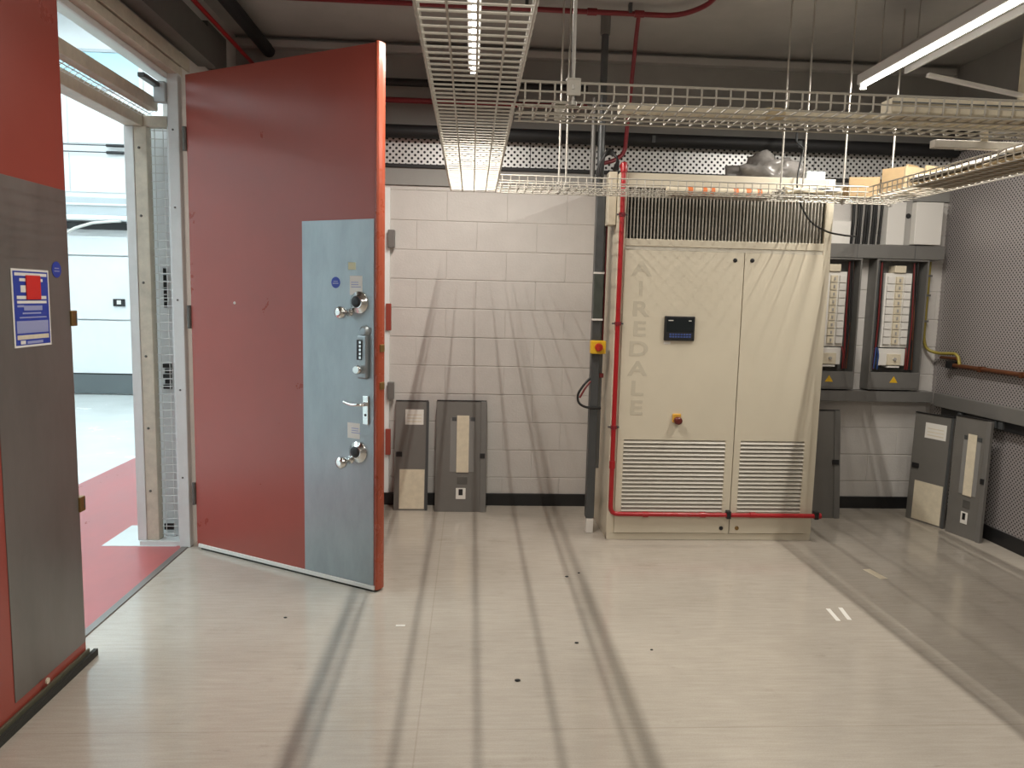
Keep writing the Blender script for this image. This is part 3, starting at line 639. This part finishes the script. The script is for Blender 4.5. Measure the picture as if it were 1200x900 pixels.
zc = TZ+.004
carton([((2.30, 4.50, zc), (2.47, 4.46, zc), .12), ((2.30, 4.512, zc), (2.33, 4.66, zc), .07)], M_CARD, 'brown folded cardboard flap in the tray by the cabinet corner')
carton([((2.48, 4.45, zc), (2.555, 4.34, zc), .165), ((2.555, 4.325, zc), (2.645, 4.37, zc), .175)], M_CARD, 'upright brown cardboard corner standing in the tray')
carton([((2.505, 4.26, zc), (2.64, 4.30, zc), .15)], M_CARDL, 'pale cardboard sheet standing next to the brown corner')
carton([((2.52, 4.08, zc), (2.655, 4.13, zc), .125), ((2.52, 4.07, zc), (2.50, 4.20, zc), .07)], M_CARDL, 'low pale cardboard sheet at the end of the row in the tray')
# rods
def rod(X, Y, z0_, z1_, label, r=.006, nut=True):
    rt = root('hanger_rod', label, 'rod', (X, Y, z0_), 'threaded rods carrying the trays')
    MB().tube([(X, Y, z0_), (X, Y, z1_)], r, 8).build('rod', M_ROD, rt)
    if nut:
        MB().lathe([(.016, 0), (.016, .014)], (X, Y, TZ+.03), (0, 0, 1), 6).build('nut', M_ROD, rt)
        MB().lathe([(.016, 0), (.016, .012)], (X, Y, TZ-.02), (0, 0, 1), 6).build('nut', M_ROD, rt)
for (X, Y, z0_, lab) in ((.515, 4.55, TZ-.03, 'threaded rod next to the central tray reaching the cabinet tray'), (.56, 4.57, TZ+.02, 'threaded rod just beside the one next to the central tray'),
                    (1.885, 4.53, TZ-.02, 'threaded rod in front of the plastic bag at the end of the taped tube'), (2.025, 4.53, TZ-.02, 'threaded rod in front of the white connector on the cabinet top'),
                    (2.315, 4.60, TZ-.03, 'threaded rod beside the brown cardboard flap at the cabinet corner'), (2.672, 4.685, TZ-.02, 'threaded rod rising behind the upright brown cardboard corner')):
    rod(X, Y, z0_, ZC, lab)
rod(.325, 2.535, TZ-.02, ZC, 'threaded rod ending at the zinc plate on the crossing tray')
hb_ = root('tray_bracket', 'zinc bracket plate on the rod side of the crossing tray', 'bracket', (.327, 2.53, TZ), 'brackets on the crossing tray')
box(.303, .350, 2.522, 2.528, TZ+.01, TZ+.062).build('plate', M_ZINC, hb_, .002); box(.303, .350, 2.522, 2.56, TZ+.062, TZ+.066).build('tab', M_ZINC, hb_)
hb2 = root('tray_bracket', 'zinc bracket plate on the far rail of the crossing tray', 'bracket', (.32, 2.855, TZ), 'brackets on the crossing tray')
box(.298, .340, 2.850, 2.856, TZ+.005, TZ+.062).build('plate', M_ZINC, hb2, .002); box(.298, .340, 2.83, 2.856, TZ+.062, TZ+.066).build('tab', M_ZINC, hb2)
# strut and bracket at the tray junction by the perforated wall
sb = root('strut_bracket', 'zinc strut and diagonal arm over the cardboard tray near the perforated wall', 'bracket', (2.4, 3.2, 2.24))
box(2.12, 2.95, 3.38, 3.42, 2.345, 2.38).build('strut', M_ZINC, sb, .003)
MB().bar((2.15, 3.10, 2.47), (2.37, 3.40, 2.385), .028, .02).build('diagonal_arm', M_CREAM, sb)

# ------------------------------------------------------------------ ceiling lights
def batten(X, ya, yb_, z_, label, power=1.0):
    rt = root('batten_light', label, 'ceiling light', (X, (ya+yb_)/2, z_), 'tube lights hung below the ceiling')
    box(X-.036, X+.036, ya, yb_, z_+.0105, z_+.07).build('body', M_BATTEN, rt, .004)
    MB().tube([(X, ya+.01, z_), (X, yb_-.01, z_)], .010, 12).build('tube', M_TUBE, rt)
    L_ = bpy.data.lights.new('batten_lamp', 'AREA'); L_.shape = 'RECTANGLE'; L_.size = .012; L_.size_y = yb_-ya-.04; L_.energy = TUBE_POWER*power; L_.color = (1, .945, .86)
    lo = bpy.data.objects.new('batten_lamp', L_); COL.objects.link(lo); lo.parent = rt; lo.location = (0, 0, -.0115)
    for yy in (ya, yb_-.02): box(X-.02, X+.02, yy, yy+.02, z_-.02, z_+.03).build('end_cap', M_BATTEN, rt)
    for yy in (ya+.2, yb_-.2): MB().tube([(X, yy, z_+.07), (X, yy, ZC)], .004, 6).build('suspension', M_ROD, rt)
LZ = 3.0
batten(-.012, 3.20, 4.74, LZ, 'glowing tube light above the central tray')
batten(-.012, -.4, 1.14, LZ, 'dimmer tube light in the middle row behind the viewer', .72)  # rear tubes run weaker so wire shadows from the front ones stay visible
batten(2.46, 3.20, 4.74, LZ, 'glowing tube light beside the grey channel over the cardboard')
batten(2.46, -.4, 1.14, LZ, 'dimmer tube light in the row by the perforated wall behind the viewer', .72)
lc = root('light_channel', 'pale grey channel alongside the tube light near the perforated wall', 'channel', (2.62, 3.2, 3.0))
box(2.505, 2.685, 3.0, 4.66, 3.10, 3.13).build('channel_web', M_GREYPLIGHT, lc, .003)
box(2.685, 2.70, 3.0, 4.66, 3.065, 3.13).build('lip', M_BATTEN, lc)
for yy in (3.2, 4.4): MB().tube([(2.60, yy, 3.12), (2.60, yy, ZC)], .004, 6).build('suspension', M_ROD, lc)
tag(MB().bar((2.80, 4.60, 3.045), (3.42, 4.60, 2.945), .03, .022).build('white_strut', M_WHITE), 'thin white strut reaching from the light channel to the wall post', 'strut')
tag(box(3.42, 3.50, 4.56, 4.64, 2.9, ZC).build('hanger_post', M_CREAM, None, .004), 'cream post hanging from the ceiling near the perforated wall', 'post')

# ------------------------------------------------------------------ plastic film on the cabinet
bm = bmesh.new(); bmesh.ops.create_icosphere(bm, subdivisions=4, radius=1)
for v in bm.verts:
    n_ = noise.noise(v.co*2.3)*.45+noise.noise(v.co*6)*.2
    s = 1+n_; v.co = Vector((v.co.x*.27*s, v.co.y*.17*s, max(v.co.z, -.12)*.155*s+.022))
    v.co.z = max(v.co.z, .0)
me = bpy.data.meshes.new('plastic_bag'); bm.to_mesh(me); bm.free(); me.materials.append(M_BAG)
for p_ in me.polygons: p_.use_smooth = True
pb = bpy.data.objects.new('plastic_bag', me); COL.objects.link(pb); pb.location = (2.0, 5.05, CZ); tag(pb, 'crumpled smoky plastic bag lying on top of the cream cabinet', 'plastic bag')
tag(box(2.17, 2.30, 4.81, 4.86, CZ+.002, CZ+.055).build('white_connector', M_HGREY, None, .01), 'white cable connector on the cabinet top beside the plastic bag', 'connector')
tag(MB().tube([(2.12, 4.775, 2.60), (2.09, 4.755, 2.47), (2.075, 4.735, 2.40), (2.09, 4.735, 2.28), (2.18, 4.735, 2.14), (2.31, 4.74, 2.08), (2.45, 4.80, 2.072), (2.88, 5.46, 2.13)], .006, 8, .06).build('loose_cable', M_CABLE), 'thin black cable hanging across the corner of the top grille', 'cable')
tag(MB().tube([(2.13, 4.79, 2.615), (2.17, 5.0, 2.70), (2.3, 5.3, 2.92)], .007, 8, .05).build('grey_cable', M_DGREY), 'grey cable rising from the cabinet top towards the black pipe', 'cable')

# ------------------------------------------------------------------ distribution boards on the back wall
YW = YB-.004
tr = root('upper_trunking', 'grey steel trunking above the open distribution boards', 'trunking', (3.0, YW, 1.975))
box(2.36, 3.585, YW-.125, YW, 1.975, 2.078).build('trunk', M_TRUNK, tr, .003)
for xx in (2.9, 3.35): box(xx, xx+.003, YW-.1262, YW, 1.974, 2.079).build('joint', M_DGREY, tr)
tl_ = root('lower_trunking', 'grey steel trunking under the open distribution boards', 'trunking', (3.0, YW, .88))
box(2.36, 3.60, YW-.11, YW, .878, .962).build('trunk', M_TRUNK, tl_, .003)
t3 = root('wall_trunking', 'grey steel trunking along the perforated wall', 'trunking', (XR-.06, 3, .86))
box(XR-.065, XR-.003, YF+.1, YB-.13, .858, .958).build('trunk', M_TRUNK, t3, .003)
box(XR-.04, XR-.003, 4.3, YB-.2, .79, .855).build('socket_rail', M_BLACK, t3)
for yy in (4.72, 4.78, 5.14): box(XR-.06, XR-.035, yy, yy+.04, .80, .85).build('socket', M_DGREY, t3, .003)
def db(X0, X1, label):
    Zb, Zt_ = .975, 1.972; D = .12; y0 = YW-D
    rt = root('distribution_board', label, 'distribution board', ((X0+X1)/2, YW, Zb), 'open distribution boards on the back wall')
    e = MB().box(X0, X0+.012, y0, YW, Zb, Zt_).box(X1-.012, X1, y0, YW, Zb, Zt_).box(X0+.012, X1-.012, YW-.008, YW, Zb, Zt_).box(X0+.012, X1-.012, y0, YW-.008, Zt_-.012, Zt_).box(X0+.012, X1-.012, y0, YW-.008, Zb, Zb+.012)
    e.build('enclosure', M_TRUNK, rt)
    box(X0+.012, X0+.022, y0-.002, y0+.01, Zb+.13, Zt_-.02).build('return_flange', M_DGREY, rt)
    box(X0+.012, X1-.012, y0-.004, y0+.004, Zb+.012, Zb+.135).build('gland_cover', M_TRUNK, rt, .002)
    xm = (X0+X1)/2-.005
    MB().prism([(xm-.032, y0-.006, Zb+.055), (xm+.032, y0-.006, Zb+.055), (xm, y0-.006, Zb+.105)], (0, .002, 0)).build('warning_triangle', M_YELLOW, rt)
    pan = box(xm-.105, xm+.105, y0+.035, YW-.01, 1.30, 1.87).build('breaker_pan', M_WHITE, rt, .004)
    for sx_ in (-.068, .0, .068):
        for k in range(9):
            box(xm+sx_-.026, xm+sx_+.026, y0+.018, y0+.035, 1.325+k*.058, 1.377+k*.058).build('breaker', M_WHITE if sx_ else M_CREAM, pan, .002)
    for k in range(9): box(xm-.006, xm+.006, y0+.012, y0+.018, 1.34+k*.058, 1.362+k*.058).build('breaker_toggle', M_GREYPLIGHT, pan)
    box(xm-.045, xm+.045, y0+.02, YW-.01, 1.872, 1.925).build('top_terminal', M_CREAM, rt, .003)
    ms_ = box(xm-.115, xm+.095, y0+.03, YW-.01, 1.16, 1.292).build('main_switch', M_WHITE, rt, .004)
    box(xm-.05, xm+.055, y0+.015, y0+.03, 1.165, 1.25).build('switch_face', M_CREAM, ms_, .003)
    MB().lathe([(.014, 0), (.012, .012)], (xm+.005, y0+.015, 1.21), (0, -1, 0), 12).build('switch_toggle', M_GREYPLIGHT, ms_)
    box(xm-.045, xm+.05, y0+.02, YW-.01, 1.145, 1.158).build('terminal_bar', M_PAPER, rt)
    for k, (m_, ox) in enumerate(((M_CABLER, -.145), (M_CABLE, -.13), (M_CABLER, .125), (M_CABLE, .14), (M_COPPER, .15), (M_CABLE, .135), (M_CABLEB, -.14), (M_CABLEB, -.125), (M_CABLER, .112))):
        zt = 1.95 if k < 6 else 1.3
        MB().tube([(xm+ox, y0+.03+.012*(k%3), zt), (xm+ox+random.uniform(-.012, .012), y0+.03, 1.5 if zt > 1.5 else 1.25), (xm+ox+random.uniform(-.012, .012), y0+.04, 1.13)], .007, 6, .05).build('wire', m_, rt)
    return rt
db(3.065, 3.475, 'open distribution board with white breakers next to the yellow cable')
db(2.565, 2.95, 'open distribution board half hidden behind the cream cabinet')
jb = root('junction_box', 'white junction box with grey centre strip above the trunking', 'junction box', (3.34, YW, 2.08))
box(3.13, 3.27, YW-.10, YW, 2.08, 2.40).build('left_case', M_WHITE, jb, .004)
gs = box(3.27, 3.325, YW-.085, YW, 2.08, 2.42).build('centre_strip', M_GREYPLIGHT, jb, .003)
MB().lathe([(.02, 0), (.02, .004)], (3.297, YW-.085, 2.30), (0, -1, 0), 12).build('knockout', M_BLACK, gs)
box(3.325, 3.535, YW-.14, YW, 2.085, 2.40).build('right_case', M_WHITE, jb, .004)
tag(box(2.60, 2.86, YW-.08, YW, 2.08, 2.25).build('small_junction_box', M_WHITE, None, .004), 'low white box above the trunking beside the cream cabinet', 'junction box')
for k in range(8):
    X = 2.885+k*.029
    o = MB().tube([(X, YW-.05-.02*(k%2), 2.082), (X+random.uniform(-.003, .003), YW-.06-.02*(k%2), 2.25), (X+random.uniform(-.004, .002), YW-.06-.025*(k%2), 2.40), (X-.01, YW-.05-.025*(k%2), 2.56)], .011, 8, .06).build('power_cable', M_CABLE, None)
    tag(o, 'thick black power cable rising from the grey trunking', 'cable', 'black cables above the trunking')
yg = root('earth_cable', 'yellow earth cable running down beside the board to the perforated wall', 'cable', (3.55, YW, 1.28))
MB().tube([(3.535, YW-.03, 1.965), (3.535, YW-.03, 1.38), (3.555, YW-.04, 1.29), (3.615, YW-.10, 1.262), (3.625, 5.30, 1.275), (3.63, 5.27, 1.25), (3.63, 5.25, 1.19)], .012, 8, .04).build('cable', M_GREEN, yg)
for zz in (1.85, 1.7, 1.5): box(3.515, 3.555, YW-.045, YW, zz, zz+.015).build('saddle', M_TRUNK, yg)
tag(MB().tube([(3.62, 5.46, 1.235), (3.62, 5.27, 1.24)], .012, 8).build('brown_pipe_stub', M_COPPER), 'short brown pipe under the yellow cable', 'pipe')
bp_ = root('brown_pipe', 'brown copper pipe along the perforated wall', 'pipe', (3.62, 4, 1.17))
MB().tube([(3.63, 5.33, 1.185), (3.63, YF+.1, 1.185)], .017, 10).build('pipe_run', M_COPPER, bp_)
box(3.605, 3.655, 5.31, 5.38, 1.16, 1.215).build('end_box', M_BLACK, bp_, .004)
for yy in (5.0, 4.6, 4.0): box(3.605, 3.655, yy, yy+.02, 1.165, 1.205).build('clip', M_COPPER, bp_)
# frame and brackets on the back wall beside the open leaf
bs = root('wall_post', 'white steel post with grey brackets on the block wall behind the red leaf', 'post', (-.62, YW, 0))
box(-.66, -.615, YW-.03, YW-.003, .10, 2.40).build('post', M_WALLW, bs, .003)
for zz in (1.96, .83): box(-.625, -.575, YW-.07, YW-.02, zz, zz+.13).build('bracket', M_TRUNK, bs, .004)
for zz in (1.35, .40): box(-.64, -.60, YW-.05, YW-.028, zz, zz+.2).build('red_pad', M_RED, bs, .003)

# ------------------------------------------------------------------ steel covers leaning on the walls
def cover(loc, rz_, lean, W, Hh, kind, label):
    rt = root('board_cover', label, 'steel cover', loc, 'steel board covers leaning on the walls', rz=rz_, rx=-lean)
    B_ = lambda n, a, m, b=0, p=None: box(*a).build(n, m, p or rt, b, local=True)
    B_('sheet', (-W/2, W/2, 0, .018, 0, Hh), M_GREYPANEL, .003)
    B_('top_lip', (-W/2+.004, W/2-.004, -.004, .018, Hh, Hh+.008), M_BLACK)
    if kind == 'A':
        B_('side_fold', (W/2-.02, W/2, -.006, 0, 0, Hh), M_DGREY, .002)
        pl = B_('label_sheet', (-W*.20, W*.34, -.0015, 0, Hh*.785, Hh*.925), M_PAPER)
        for k in range(3): B_('print_line', (-W*.14, W*.28, -.002, -.0015, Hh*.81+k*.025, Hh*.81+k*.025+.006), M_CREAM, 0, pl)
        B_('chart_sheet', (-W*.34, W*.40, -.002, 0, .012, Hh*.375), M_CREAM)
        lt = B_('latch', (-W*.45, -W*.27, -.008, 0, Hh*.49, Hh*.535), M_BLACK, .002)
    elif kind == 'B':
        B_('side_fold', (W*.38, W/2, -.01, 0, 0, Hh), M_TRUNK, .003)
        wn = B_('window', (-W*.22, W*.26, -.003, 0, Hh*.36, Hh*.84), mat('smoked_window', (.24, .235, .225), .2), .002)
        for sx_ in (-W*.14, W*.22): B_('window_catch', (sx_-.018, sx_+.018, -.006, -.003, Hh*.82, Hh*.855), M_DGREY, .002, wn)
        st = B_('label_strip', (-W*.09, W*.15, -.007, -.003, Hh*.355, Hh*.87), M_CREAM, .001, wn)
        B_('black_slot', (-W*.07, W*.13, -.003, 0, Hh*.25, Hh*.315), M_CHAN, .002)
        sk = B_('socket_plate', (-W*.09, W*.10, -.004, 0, Hh*.115, Hh*.215), M_PAPER, .002)
        B_('socket_hole', (-W*.035, W*.045, -.006, -.004, Hh*.15, Hh*.205), M_BLACK, 0, sk)
        B_('latch', (W*.37, W*.47, -.016, -.01, Hh*.485, Hh*.53), M_BLACK, .002)
    else:
        B_('side_fold', (W/2-.045, W/2, -.008, 0, 0, Hh), M_TRUNK, .002)
        B_('latch', (W/2-.06, W/2-.012, -.016, -.008, Hh*.50, Hh*.545), M_BLACK, .002)
    return rt
cover((-.438, 5.432, 0), 0, .16, .255, .825, 'A', 'narrow grey steel cover with cream chart leaning on the white block wall')
cover((-.062, 5.402, 0), 0, .16, .385, .835, 'B', 'wide grey steel cover with label strip leaning on the white block wall')
cover((2.66, 5.31, 0), -.06, .14, .33, .82, 'C', 'plain grey steel cover leaning on the wall behind the cream cabinet')
a4 = math.atan2(5.052-5.347, 3.496-3.39)
cover(((3.39+3.496)/2-.015, (5.347+5.052)/2, 0), a4, .02, .315, .82, 'A', 'grey steel cover with cream chart leaning towards the perforated wall')
a5 = math.atan2(4.731-5.012, 3.558-3.488)
cover(((3.465+3.540)/2, (5.012+4.731)/2, 0), a5, .01, .285, .85, 'B', 'grey steel cover with label strip leaning against the perforated wall')

# ------------------------------------------------------------------ litter on the floor
def strip(p, q, wd, m, name, label, cat, group):
    p, q = Vector((*p, .001)), Vector((*q, .001)); o = MB().bar(p, q, wd, .0016).build(name, m); return tag(o, label, cat, group)
strip((2.455, 4.235), (2.478, 4.08), .05, M_CREAM, 'tape_scrap', 'larger cream tape scrap on the floor right of the cabinet', 'tape scrap', 'tape scraps on the floor')
strip((1.925, 3.655), (1.907, 3.505), .022, M_PAPER, 'tape_scrap', 'thin white tape scrap in a pair on the floor', 'tape scrap', 'tape scraps on the floor')
strip((1.999, 3.668), (1.972, 3.518), .022, M_PAPER, 'tape_scrap', 'thin white tape scrap in a pair on the floor', 'tape scrap', 'tape scraps on the floor')
strip((-.345, 3.46), (-.30, 3.46), .016, M_PAPER, 'tape_scrap', 'tiny white tape scrap on the floor near the open red leaf', 'tape scrap', 'tape scraps on the floor')
for (X, Y, s) in ((.52, 3.27, .011), (.22, 2.93, .014), (.86, 3.2, .008), (.58, 4.1, .012), (.66, 4.16, .009), (-.9, 3.55, .01)):
    o = MB().lathe([(s*.6, 0), (s, s*.25), (s*.7, s*.5), (s*.2, s*.6)], (0, 0, 0), (0, 0, 1), 6).build('debris_crumb', M_BLACK); o.location = (X, Y, 0); o.scale = (1, .6, 1)
    tag(o, 'small dark crumb of debris on the floor', 'debris', 'dark crumbs on the floor')
